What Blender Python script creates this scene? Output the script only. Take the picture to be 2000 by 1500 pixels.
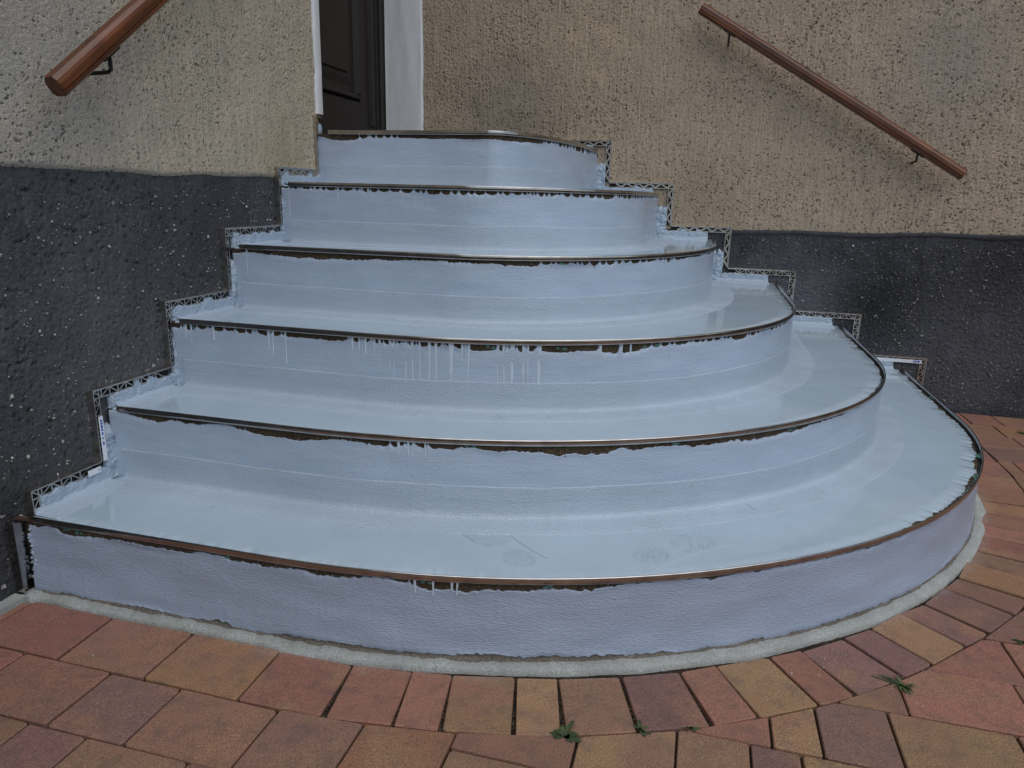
import bpy, math, random
import numpy as np
from mathutils import Vector, Matrix

for o in list(bpy.data.objects):
    bpy.data.objects.remove(o, do_unlink=True)
SC = bpy.context.scene
COL = SC.collection
rad = math.radians

# ------------------------------------------------------------------ camera
cam_d = bpy.data.cameras.new('camera')
cam = bpy.data.objects.new('camera', cam_d)
COL.objects.link(cam)
YAW, PITCH, ROLL = rad(-14.567), rad(14.689), rad(1.457)
f_ = Vector((math.sin(YAW) * math.cos(PITCH), math.cos(YAW) * math.cos(PITCH), -math.sin(PITCH)))
r_ = Vector((math.cos(YAW), -math.sin(YAW), 0))
u_ = r_.cross(f_)
rr = math.cos(ROLL) * r_ + math.sin(ROLL) * u_
uu = -math.sin(ROLL) * r_ + math.cos(ROLL) * u_
M = Matrix((rr, uu, -f_)).transposed().to_4x4()
M.translation = Vector((1.2977, -3.2587, 0.822))
cam.matrix_world = M
cam_d.sensor_width = 36
cam_d.lens = 1399.8 / 2000 * 36
cam_d.clip_start = 0.05
cam_d.clip_end = 500
SC.camera = cam

# ------------------------------------------------------------------ sky and sun (bright overcast afternoon)
SUN_EL, SUN_AZ = rad(60), rad(140)       # azimuth clockwise from +y
w = bpy.data.worlds.new('World')
SC.world = w
w.use_nodes = True
nt = w.node_tree
bg = nt.nodes['Background']
sky = nt.nodes.new('ShaderNodeTexSky')
sky.sky_type = 'NISHITA'
sky.sun_disc = False
sky.sun_elevation = SUN_EL
sky.sun_rotation = SUN_AZ
sky.air_density = 1.0
sky.dust_density = 1.2
sky.ozone_density = 1.0
nt.links.new(sky.outputs[0], bg.inputs[0])
bg.inputs[1].default_value = 0.1
sd = bpy.data.lights.new('sun', 'SUN')
sd.energy = 1.5
sd.angle = rad(75)
sd.color = (1.0, 0.96, 0.9)
sun = bpy.data.objects.new('sun', sd)
COL.objects.link(sun)
sv = Vector((math.sin(SUN_AZ) * math.cos(SUN_EL), math.cos(SUN_AZ) * math.cos(SUN_EL), math.sin(SUN_EL)))
sun.rotation_euler = sv.to_track_quat('Z', 'Y').to_euler()
SC.view_settings.view_transform = 'Standard'
SC.view_settings.look = 'None'
SC.view_settings.gamma = 1
SC.view_settings.exposure = 0.18
SC.view_settings.use_curve_mapping = False
SC.cycles.max_bounces = 5
SC.cycles.diffuse_bounces = 3
SC.cycles.glossy_bounces = 3
SC.cycles.transmission_bounces = 1

# ------------------------------------------------------------------ helpers
def tag(o, label=None, cat=None, group=None, kind=None):
    if label: o['label'] = label
    if cat: o['category'] = cat
    if group: o['group'] = group
    if kind: o['kind'] = kind
    return o

def empty(name, loc=(0, 0, 0)):
    o = bpy.data.objects.new(name, None)
    o.empty_display_size = .1
    COL.objects.link(o)
    o.location = loc
    return o

def mesh(name, v, f, mat, parent=None, smooth=False):
    me = bpy.data.meshes.new(name)
    me.from_pydata([tuple(map(float, p)) for p in v], [], [tuple(map(int, q)) for q in f])
    me.materials.append(mat)
    if smooth:
        me.polygons.foreach_set('use_smooth', [True] * len(me.polygons))
    me.update()
    o = bpy.data.objects.new(name, me)
    COL.objects.link(o)
    if parent is not None:
        o.parent = parent
    return o

def grid_mesh(name, P, mat, parent=None, smooth=True):
    """P: (n, m, 3) array of points"""
    n, m = P.shape[:2]
    idx = np.arange(n * m).reshape(n, m)
    q = np.stack([idx[:-1, :-1], idx[:-1, 1:], idx[1:, 1:], idx[1:, :-1]], -1).reshape(-1)
    nf = len(q) // 4
    me = bpy.data.meshes.new(name)
    me.vertices.add(n * m)
    me.vertices.foreach_set('co', P.astype(np.float32).reshape(-1))
    me.loops.add(nf * 4)
    me.loops.foreach_set('vertex_index', q.astype(np.int32))
    me.polygons.add(nf)
    me.polygons.foreach_set('loop_start', np.arange(0, nf * 4, 4, dtype=np.int32))
    me.polygons.foreach_set('use_smooth', np.full(nf, smooth))
    me.update(calc_edges=True)
    me.validate()
    me.materials.append(mat)
    o = bpy.data.objects.new(name, me)
    COL.objects.link(o)
    if parent is not None:
        o.parent = parent
    return o

class MB:
    def __init__(s): s.v, s.f = [], []
    def add(s, v, f):
        b = len(s.v)
        s.v += [tuple(map(float, p)) for p in v]
        s.f += [tuple(int(i) + b for i in q) for q in f]
    def box8(s, p):      # 8 corners: bottom loop 0-3, top loop 4-7
        s.add(p, [(0, 3, 2, 1), (4, 5, 6, 7), (0, 1, 5, 4), (1, 2, 6, 5), (2, 3, 7, 6), (3, 0, 4, 7)])
    def box(s, a, b):
        (x0, y0, z0), (x1, y1, z1) = a, b
        s.box8([(x0, y0, z0), (x1, y0, z0), (x1, y1, z0), (x0, y1, z0), (x0, y0, z1), (x1, y0, z1), (x1, y1, z1), (x0, y1, z1)])
    def bar(s, O, U, V, N, a, b, wd, n0, n1):   # flat bar in the plane O+uU+vV, from a to b (u,v), width wd
        a = np.array(a, float); b = np.array(b, float)
        d = b - a; d /= np.hypot(*d); p = np.array((-d[1], d[0])) * wd / 2
        q = [a - p, b - p, b + p, a + p]
        s.box8([O + U * c[0] + V * c[1] + N * n0 for c in q] + [O + U * c[0] + V * c[1] + N * n1 for c in q])
    def build(s, name, mat, parent=None, smooth=False): return mesh(name, s.v, s.f, mat, parent, smooth)

def gauss_field(n, m, sn, sm, seed):
    """band-limited noise, unit variance; sn / sm = gaussian radius in cells"""
    r = np.random.default_rng(seed)
    F = np.fft.rfft2(r.normal(size=(n, m)))
    fy = np.fft.fftfreq(n)[:, None]; fx = np.fft.rfftfreq(m)[None]
    F *= np.exp(-2 * np.pi ** 2 * ((fy * sn) ** 2 + (fx * sm) ** 2))
    a = np.fft.irfft2(F, (n, m))
    return (a - a.mean()) / a.std()

def noise1(s, scale, seed):
    r = np.random.default_rng(seed)
    k = int(s.max() / scale) + 4
    g = r.normal(size=k)
    t = s / scale; i = np.clip(t.astype(int), 0, k - 2); fr = t - i
    fr = fr * fr * (3 - 2 * fr)
    return g[i] * (1 - fr) + g[i + 1] * fr

# ------------------------------------------------------------------ materials
def new_mat(name):
    m = bpy.data.materials.new(name)
    m.use_nodes = True
    t = m.node_tree
    return m, t, t.nodes['Principled BSDF']

def nd(t, typ, **kw):
    n = t.nodes.new(typ)
    for k, v in kw.items():
        if k.startswith('i_'):
            n.inputs[k[2:].replace('_', ' ')].default_value = v
        else:
            setattr(n, k, v)
    return n

def lk(t, a, b): t.links.new(a, b)

def coords(t, scale=(1, 1, 1), rot=(0, 0, 0)):
    tc = nd(t, 'ShaderNodeTexCoord')
    mp = nd(t, 'ShaderNodeMapping')
    mp.inputs['Scale'].default_value = scale
    mp.inputs['Rotation'].default_value = rot
    lk(t, tc.outputs['Object'], mp.inputs[0])
    return mp.outputs[0]

def noise(t, vec, scale, detail=3, rough=.55, dist=0):
    n = nd(t, 'ShaderNodeTexNoise')
    n.inputs['Scale'].default_value = scale
    n.inputs['Detail'].default_value = detail
    n.inputs['Roughness'].default_value = rough
    n.inputs['Distortion'].default_value = dist
    lk(t, vec, n.inputs['Vector'])
    return n.outputs['Fac']

def ramp(t, fac, stops):
    r = nd(t, 'ShaderNodeValToRGB')
    e = r.color_ramp.elements
    while len(e) < len(stops): e.new(.5)
    for q, (p, c) in zip(e, stops):
        q.position = p; q.color = (*c, 1) if len(c) == 3 else c
    lk(t, fac, r.inputs[0])
    return r.outputs[0]

def mixc(t, fac, a, b, mode='MIX'):
    m = nd(t, 'ShaderNodeMix', data_type='RGBA', blend_type=mode)
    for s, v in ((0, fac), (6, a), (7, b)):
        if hasattr(v, 'links') or hasattr(v, 'is_linked'): lk(t, v, m.inputs[s])
        else: m.inputs[s].default_value = v if s == 0 else (*v, 1)
    return m.outputs[2]

def mul(t, a, k):
    m = nd(t, 'ShaderNodeMath', operation='MULTIPLY'); lk(t, a, m.inputs[0]); m.inputs[1].default_value = k
    return m.outputs[0]

def addn(t, a, b):
    m = nd(t, 'ShaderNodeMath', operation='ADD'); lk(t, a, m.inputs[0]); lk(t, b, m.inputs[1])
    return m.outputs[0]

def bump(t, h, bsdf, dist, strength=1.0):
    b = nd(t, 'ShaderNodeBump')
    b.inputs['Distance'].default_value = dist
    b.inputs['Strength'].default_value = strength
    lk(t, h, b.inputs['Height'])
    lk(t, b.outputs[0], bsdf.inputs['Normal'])

def render_mat(name, c1, c2, c3, speck, rough=.95, stain=None, grain=175, pit_shade=.92):
    m, t, b = new_mat(name)
    v = coords(t)
    big = noise(t, v, 2.2, 2, .6)
    mid = noise(t, v, 14, 2, .6)
    fine = noise(t, v, 330, 2, .65)
    c = mixc(t, ramp(t, big, [(.36, (0, 0, 0)), (.66, (1, 1, 1))]), c1, c2)
    c = mixc(t, mul(t, ramp(t, mid, [(.45, (0, 0, 0)), (.75, (1, 1, 1))]), .5), c, c3)
    gr = ramp(t, fine, [(.3, (speck[0],) * 3), (.7, (speck[1],) * 3)])
    c = mixc(t, 1.0, c, gr, 'MULTIPLY')
    # thin dark ticks: shade of small pits put into the colour, and faint vertical trowel streaks
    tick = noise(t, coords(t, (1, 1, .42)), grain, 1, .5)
    c = mixc(t, ramp(t, tick, [(.672, (0, 0, 0)), (.715, (pit_shade,) * 3)]), c, [x * .2 for x in c3])
    stv = noise(t, coords(t, (1, 1, .06)), 95, 2, .6)
    c = mixc(t, 1.0, c, ramp(t, stv, [(.3, (.86,) * 3), (.7, (1.1,) * 3)]), 'MULTIPLY')
    if stain is not None:
        for (p, r, col, amt) in stain:
            geo = nd(t, 'ShaderNodeNewGeometry')
            d = nd(t, 'ShaderNodeVectorMath', operation='DISTANCE')
            lk(t, geo.outputs['Position'], d.inputs[0]); d.inputs[1].default_value = p
            nn = mul(t, noise(t, v, 9, 3, .65), r * 1.3)
            q = addn(t, d.outputs['Value'], nn)
            fac = ramp(t, mul(t, q, 1 / (2 * r)), [(.45, (amt,) * 3), (.95, (0, 0, 0))])
            c = mixc(t, fac, c, col)
    lk(t, c, b.inputs['Base Color'])
    b.inputs['Roughness'].default_value = rough
    b.inputs['Specular IOR Level'].default_value = .25
    bump(t, addn(t, noise(t, v, 330, 2, .7), mul(t, stv, .7)), b, .0035, .9)
    return m

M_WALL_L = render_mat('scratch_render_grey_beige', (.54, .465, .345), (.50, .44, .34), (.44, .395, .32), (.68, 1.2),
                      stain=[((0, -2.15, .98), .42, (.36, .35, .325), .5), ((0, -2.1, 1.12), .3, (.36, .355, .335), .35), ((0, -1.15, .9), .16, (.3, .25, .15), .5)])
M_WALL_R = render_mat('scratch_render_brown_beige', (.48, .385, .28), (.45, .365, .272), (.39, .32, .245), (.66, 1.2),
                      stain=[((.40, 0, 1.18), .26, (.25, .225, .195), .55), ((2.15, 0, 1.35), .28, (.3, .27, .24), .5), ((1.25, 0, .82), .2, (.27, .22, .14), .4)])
M_PLINTH = render_mat('dark_plinth_render', (.082, .088, .098), (.064, .068, .075), (.125, .13, .138), (.6, 1.35), rough=.7, pit_shade=.5, stain=[((0, -1.5, .7), .3, (.045, .046, .048), .6), ((0, -2.2, .1), .3, (.035, .035, .036), .8), ((0, -1.9, .35), .3, (.12, .125, .13), .4)])
M_PLINTH_R = render_mat('dark_plinth_render_b', (.062, .063, .070), (.040, .040, .044), (.095, .096, .108), (.6, 1.35), rough=.75, pit_shade=.4,
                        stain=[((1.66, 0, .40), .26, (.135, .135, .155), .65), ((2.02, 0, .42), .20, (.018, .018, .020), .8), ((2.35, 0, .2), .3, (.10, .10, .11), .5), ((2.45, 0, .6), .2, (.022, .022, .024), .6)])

def chip_mat():
    m, t, b = new_mat('stone_chips')
    v = coords(t)
    c = ramp(t, noise(t, v, 60, 2), [(.3, (.16, .15, .135)), (.55, (.32, .31, .28)), (.75, (.52, .50, .46))])
    lk(t, c, b.inputs['Base Color'])
    b.inputs['Roughness'].default_value = .6
    return m
M_CHIP = chip_mat()

def coat_mat(name, col, stip, rough, fine_scale=130, low=.5):
    """wet-looking brushed sealing coat"""
    m, t, b = new_mat(name)
    v = coords(t)
    v2 = coords(t, (1, 1, 3.2))
    big = noise(t, v, 3.5, 3)
    c = mixc(t, ramp(t, big, [(.3, (0, 0, 0)), (.7, (1, 1, 1))]), [x * .94 for x in col], [min(1, x * 1.04) for x in col])
    br = noise(t, coords(t, (1, 1, 7)), 9, 3, .6)
    c = mixc(t, 1.0, c, ramp(t, br, [(.3, (.955,) * 3), (.7, (1.035,) * 3)]), 'MULTIPLY')
    pin = noise(t, v, 210, 1, .4)
    c = mixc(t, ramp(t, pin, [(.765, (0, 0, 0)), (.80, (.45, .45, .45))]), c, (.16, .16, .17))
    lk(t, c, b.inputs['Base Color'])
    rg = ramp(t, noise(t, v, 11, 2), [(.3, (rough * .75,) * 3), (.7, (rough * 1.35,) * 3)])
    lk(t, rg, b.inputs['Roughness'])
    b.inputs['IOR'].default_value = 1.56
    h = addn(t, mul(t, noise(t, v2, fine_scale, 2, .6), stip), mul(t, noise(t, v, 22, 2, .5), low))
    h = addn(t, h, mul(t, br, .8 * low))
    # blisters and trowel specks
    vo = nd(t, 'ShaderNodeTexVoronoi'); vo.inputs['Scale'].default_value = 46
    lk(t, v, vo.inputs['Vector'])
    bl = ramp(t, vo.outputs['Distance'], [(.0, (1, 1, 1)), (.13, (0, 0, 0))])
    gate = ramp(t, noise(t, v, 6.5, 2), [(.5, (0, 0, 0)), (.62, (1, 1, 1))])
    h = addn(t, h, mul(t, mixc(t, 1.0, bl, gate, 'MULTIPLY'), .5 * stip + .15))
    bump(t, h, b, .0034, .9)
    return m
COATC = (.390, .495, .580)
M_RISER = coat_mat('sealing_coat_riser', (.395, .475, .585), .5, .16, 130, .3)
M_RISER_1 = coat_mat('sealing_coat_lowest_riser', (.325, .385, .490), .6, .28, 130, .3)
M_TREAD = coat_mat('sealing_coat_tread', COATC, .07, .055, 60, .09)
M_TAPE = coat_mat('sealing_coat_tape', (.405, .492, .585), 1.0, .20, 190, .4)
M_FRESH = coat_mat('sealing_coat_drip', (.54, .625, .70), .12, .2, 60, .2)
M_ROUGH = coat_mat('sealing_coat_skirting', (.38, .465, .56), 1.3, .32, 90, 1.0)

def mortar_mat(name, cols, scale=260):
    m, t, b = new_mat(name)
    v = coords(t)
    c = ramp(t, noise(t, v, scale, 4, .75), [(.34, cols[0]), (.52, cols[1]), (.68, cols[2])])
    c = mixc(t, mul(t, ramp(t, noise(t, v, 14, 3), [(.4, (0, 0, 0)), (.7, (1, 1, 1))]), .6), c, cols[0])
    lk(t, c, b.inputs['Base Color'])
    b.inputs['Roughness'].default_value = .95
    b.inputs['Specular IOR Level'].default_value = .2
    bump(t, noise(t, v, scale * .8, 4, .7), b, .004, 1)
    return m
M_MORTAR = mortar_mat('bare_mortar', [(.025, .018, .012), (.085, .062, .038), (.20, .155, .10)])
M_MORTAR_D = mortar_mat('dark_mortar_bed', [(.012, .011, .010), (.03, .027, .024), (.07, .06, .05)])
M_KERB = mortar_mat('pale_mortar', [(.27, .28, .26), (.40, .42, .40), (.52, .54, .52)], 300)
M_SKIRT_BARE = mortar_mat('grey_brown_mortar', [(.09, .08, .068), (.17, .15, .125), (.27, .25, .21)], 220)
M_JOINT = mortar_mat('joint_soil', [(.012, .010, .008), (.035, .026, .02), (.10, .075, .055)], 190)

def metal_mat(name, col, rough):
    m, t, b = new_mat(name)
    v = coords(t, (1, 1, 1))
    b.inputs['Metallic'].default_value = 1
    c = ramp(t, noise(t, v, 30, 4), [(.3, [x * .7 for x in col]), (.7, col)])
    lk(t, c, b.inputs['Base Color'])
    r = ramp(t, noise(t, v, 45, 4), [(.3, (rough * .6,) * 3), (.75, (rough * 1.8,) * 3)])
    lk(t, r, b.inputs['Roughness'])
    return m
M_STEEL = metal_mat('stainless_edge_profile', (.56, .53, .50), .14)
M_TRIM = metal_mat('stainless_wall_trim', (.64, .60, .56), .28)

def wood_mat(name, c1, c2, c3, axis_rot=0.0, rough=.42):
    m, t, b = new_mat(name)
    tc = nd(t, 'ShaderNodeTexCoord')
    mp = nd(t, 'ShaderNodeMapping')
    mp.inputs['Scale'].default_value = (2.2, 60, 60)
    lk(t, tc.outputs['Object'], mp.inputs[0])
    g = noise(t, mp.outputs[0], 1.5, 5, .65, .4)
    c = ramp(t, g, [(.3, c1), (.52, c2), (.75, c3)])
    wr = noise(t, tc.outputs['Object'], 12, 4, .6)
    c = mixc(t, mul(t, ramp(t, wr, [(.5, (0, 0, 0)), (.75, (1, 1, 1))]), .6), c, [x * .5 for x in c1])
    lk(t, c, b.inputs['Base Color'])
    b.inputs['Roughness'].default_value = rough
    bump(t, g, b, .0008, .6)
    return m
M_RAIL = wood_mat('varnished_handrail_wood', (.045, .016, .008), (.118, .037, .012), (.24, .080, .023), rough=.28)
M_DOOR = wood_mat('dark_brown_door_wood', (.010, .0068, .0055), (.016, .011, .0085), (.023, .0165, .013), rough=.6)

def plain(name, col, rough, metallic=0, bscale=0, bd=.001):
    m, t, b = new_mat(name)
    b.inputs['Base Color'].default_value = (*col, 1)
    b.inputs['Roughness'].default_value = rough
    b.inputs['Metallic'].default_value = metallic
    if bscale:
        v = coords(t)
        n = noise(t, v, bscale, 4)
        c = mixc(t, n, [x * .75 for x in col], [min(1, x * 1.2) for x in col])
        lk(t, c, b.inputs['Base Color'])
        bump(t, n, b, bd, .7)
    return m
M_IRON = plain('black_iron', (.018, .017, .017), .5, .6, 80)
M_TEAL = plain('green_primer', (.07, .17, .145), .6, 0, 90)
M_STICK = plain('sticker_white', (.72, .74, .78), .4)
M_BLUE = plain('sticker_blue_print', (.03, .09, .42), .4)
M_LEAF = plain('weed_leaf', (.034, .056, .018), .6, 0, 60)
M_LEAF2 = plain('weed_leaf_pale', (.07, .09, .028), .6, 0, 60)
M_PRINT = plain('shoe_print_thin_coat', (.30, .37, .42), .25)
M_PEB = plain('pale_pebble', (.42, .40, .36), .8, 0, 200)

def white_paint():
    m, t, b = new_mat('white_reveal_paint')
    v = coords(t, (1, 1, .12))
    n = noise(t, v, 110, 4)
    c = ramp(t, n, [(.3, (.62, .63, .645)), (.7, (.70, .71, .72))])
    lk(t, c, b.inputs['Base Color'])
    b.inputs['Roughness'].default_value = .45
    h = addn(t, n, mul(t, noise(t, coords(t), 40, 3), .7))
    bump(t, h, b, .0012, .6)
    return m
M_WHITE = white_paint()

def paver_mat():
    m, t, b = new_mat('clay_paver')
    oi = nd(t, 'ShaderNodeObjectInfo')
    v0 = coords(t)
    off = nd(t, 'ShaderNodeVectorMath', operation='ADD')
    sc_ = nd(t, 'ShaderNodeVectorMath', operation='SCALE'); sc_.inputs['Scale'].default_value = 7
    cmb = nd(t, 'ShaderNodeCombineXYZ'); lk(t, oi.outputs['Random'], cmb.inputs[0]); lk(t, oi.outputs['Random'], cmb.inputs[1])
    lk(t, cmb.outputs[0], sc_.inputs[0]); lk(t, v0, off.inputs[0]); lk(t, sc_.outputs[0], off.inputs[1])
    v = off.outputs[0]
    blot = noise(t, v, 9, 2, .5)
    second = ramp(t, oi.outputs['Random'], [(.0, (.30, .14, .10)), (.35, (.31, .185, .10)), (.65, (.23, .125, .105)), (1, (.28, .155, .092))])
    c = mixc(t, ramp(t, blot, [(.46, (0, 0, 0)), (.66, (.85, .85, .85))]), oi.outputs['Color'], second)
    fine = noise(t, v, 420, 2, .7)
    c = mixc(t, 1.0, c, ramp(t, fine, [(.28, (.5,) * 3), (.5, (.97,) * 3), (.72, (1.4,) * 3)]), 'MULTIPLY')
    dirt = noise(t, v0, 30, 4, .6)
    c = mixc(t, mul(t, ramp(t, dirt, [(.50, (0, 0, 0)), (.78, (1, 1, 1))]), .65), c, (.11, .085, .072))
    sp = noise(t, v, 170, 1, .3)
    c = mixc(t, ramp(t, sp, [(.76, (0, 0, 0)), (.80, (.6, .6, .6))]), c, (.38, .33, .28))
    # pale mortar haze smeared onto the pavers beside the stairs
    sx = nd(t, 'ShaderNodeSeparateXYZ'); lk(t, v0, sx.inputs[0])
    def aff(o, k_, d_):
        m_ = nd(t, 'ShaderNodeMath', operation='MULTIPLY_ADD'); lk(t, o, m_.inputs[0]); m_.inputs[1].default_value = k_; m_.inputs[2].default_value = d_
        return m_.outputs[0]
    def pw(o):
        m_ = nd(t, 'ShaderNodeMath', operation='POWER'); lk(t, o, m_.inputs[0]); m_.inputs[1].default_value = 2
        return m_.outputs[0]
    ell = addn(t, pw(aff(sx.outputs[0], 1 / 1.583, -.585 / 1.583)), pw(aff(sx.outputs[1], 1 / 1.483, .765 / 1.483)))
    ell = addn(t, ell, mul(t, noise(t, v0, 16, 3, .7), .16))
    c = mixc(t, ramp(t, aff(ell, 2.5, -2.45), [(.0, (.62,) * 3), (.10, (.38,) * 3), (.32, (0, 0, 0))]), c, (.40, .40, .37))
    lk(t, c, b.inputs['Base Color'])
    b.inputs['Roughness'].default_value = .62
    b.inputs['Specular IOR Level'].default_value = .35
    bump(t, addn(t, fine, mul(t, noise(t, v, 60, 2), .7)), b, .0026, .9)
    return m
M_PAVER = paver_mat()

# ------------------------------------------------------------------ stair plan
ZK = [0, .17, .3366, .5027, .6725, .848, 1.02]
KP = {1: (2.215, 2.135, 1.55, 1.45, 2), 2: (1.972, 1.876, 1.40, 1.27, 2.1), 3: (1.742, 1.60, 1.07, 1.03, 2.1),
      4: (1.475, 1.335, .70, .90, 1.95), 5: (1.21, 1.09, .52, .62, 2.0), 6: (.975, .82, .22, .75, 2.0)}
YL = {1: 2.196, 2: 2.0147, 3: 1.7655, 4: 1.5101, 5: 1.2312, 6: .990}
XR = {1: 2.2266, 2: 1.9533, 3: 1.678, 4: 1.4007, 5: 1.1478, 6: .8709}
SK = .0445
DROP = .010       # coat lies this far under the top of the edge profile

class Path:
    def __init__(s, k, step=.0026):
        yk, xk, ax, ay, n = KP[k]
        t = np.linspace(0, math.pi / 2, 400)
        x = xk - ax + ax * np.sin(t) ** (2 / n)
        y = -(yk - ay) - ay * np.cos(t) ** (2 / n)
        pl = np.concatenate([[[0, -yk]], np.stack([x, y], 1), [[xk, 0]]])
        d = np.r_[0, np.cumsum(np.hypot(*np.diff(pl, axis=0).T))]
        keep = np.r_[True, np.diff(d) > 1e-9]
        pl, d = pl[keep], d[keep]
        s.L = d[-1]
        s.s = np.linspace(0, s.L, int(s.L / step) + 1)
        s.p = np.stack([np.interp(s.s, d, pl[:, 0]), np.interp(s.s, d, pl[:, 1])], 1)
        g = np.gradient(s.p, axis=0)
        ker = np.hanning(15); ker /= ker.sum()
        gp = np.pad(g, ((7, 7), (0, 0)), mode='edge')
        g = np.stack([np.convolve(gp[:, i], ker, 'valid') for i in (0, 1)], 1)
        g /= np.hypot(*g.T)[:, None]
        s.n = np.stack([g[:, 1], -g[:, 0]], 1)
        s.n[0] = (0, -1); s.n[-1] = (1, 0)
    def at(s, off):
        return s.p + s.n * np.asarray(off).reshape(-1, 1)
    def point(s, q, off=0):
        i = int(np.clip(round(q / s.L * (len(s.s) - 1)), 0, len(s.s) - 1))
        return s.p[i] + s.n[i] * off, s.n[i]
PT = {k: Path(k) for k in KP}

def sweep(name, path, prof, mat, parent, s0=0, s1=None, smooth=True):
    """prof: list of (offset, z); each an array over path samples or a number"""
    s1 = path.L if s1 is None else s1
    sel = (path.s >= s0 - 1e-6) & (path.s <= s1 + 1e-6)
    rows = []
    for off, z in prof:
        off = np.broadcast_to(np.asarray(off, float), path.s.shape)
        z = np.broadcast_to(np.asarray(z, float), path.s.shape)
        rows.append(np.concatenate([path.at(off), z[:, None]], 1)[sel])
    return grid_mesh(name, np.stack(rows, 1), mat, parent, smooth)

# ------------------------------------------------------------------ ground and paving
ground = mesh('ground', [(-60, -60, -.009), (60, -60, -.009), (60, 60, -.009), (-60, 60, -.009)], [(0, 1, 2, 3)], M_JOINT)
tag(ground, kind='structure')

RED, ORA, TAN, PUR, BRN = (.295, .135, .098), (.31, .165, .092), (.30, .185, .100), (.225, .125, .105), (.26, .145, .098)
rng = random.Random(4)

def paver(poly, col, cut_corner=.004):
    poly = np.array(poly, float)
    a = poly[:, 0] @ np.roll(poly[:, 1], -1) - poly[:, 1] @ np.roll(poly[:, 0], -1)
    if a < 0: poly = poly[::-1]
    c = poly.mean(0)
    # clip the corners a little, then chamfer
    pts = []
    n = len(poly)
    for i in range(n):
        p, q, r = poly[i - 1], poly[i], poly[(i + 1) % n]
        k1 = min(cut_corner, np.hypot(*(p - q)) * .25); k2 = min(cut_corner, np.hypot(*(r - q)) * .25)
        pts.append(q + (p - q) / max(np.hypot(*(p - q)), 1e-6) * k1 * rng.uniform(.4, 1.3))
        pts.append(q + (r - q) / max(np.hypot(*(r - q)), 1e-6) * k2 * rng.uniform(.4, 1.3))
    pts = np.array(pts)
    m = len(pts)
    dz = rng.uniform(-.0012, .0012)
    tx, ty = rng.uniform(-.012, .012), rng.uniform(-.012, .012)
    inn = c + (pts - c) * (1 - .0022 / np.maximum(np.hypot(*(pts - c).T), .02))[:, None]
    def zz(p, z): return [(x, y, z + dz + tx * (x - c[0]) + ty * (y - c[1])) for x, y in p]
    v = zz(pts, -.045) + zz(pts, -.0018) + zz(inn, 0)
    f = [tuple(range(2 * m, 3 * m))]
    for i in range(m):
        j = (i + 1) % m
        f += [(i, j, m + j, m + i), (m + i, m + j, 2 * m + j, 2 * m + i)]
    o = mesh('paver', v, f, M_PAVER, ground)
    jt = rng.uniform(.85, 1.15)
    o.color = (col[0] * jt, col[1] * jt * rng.uniform(.95, 1.05), col[2] * jt, 1)
    return o

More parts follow.
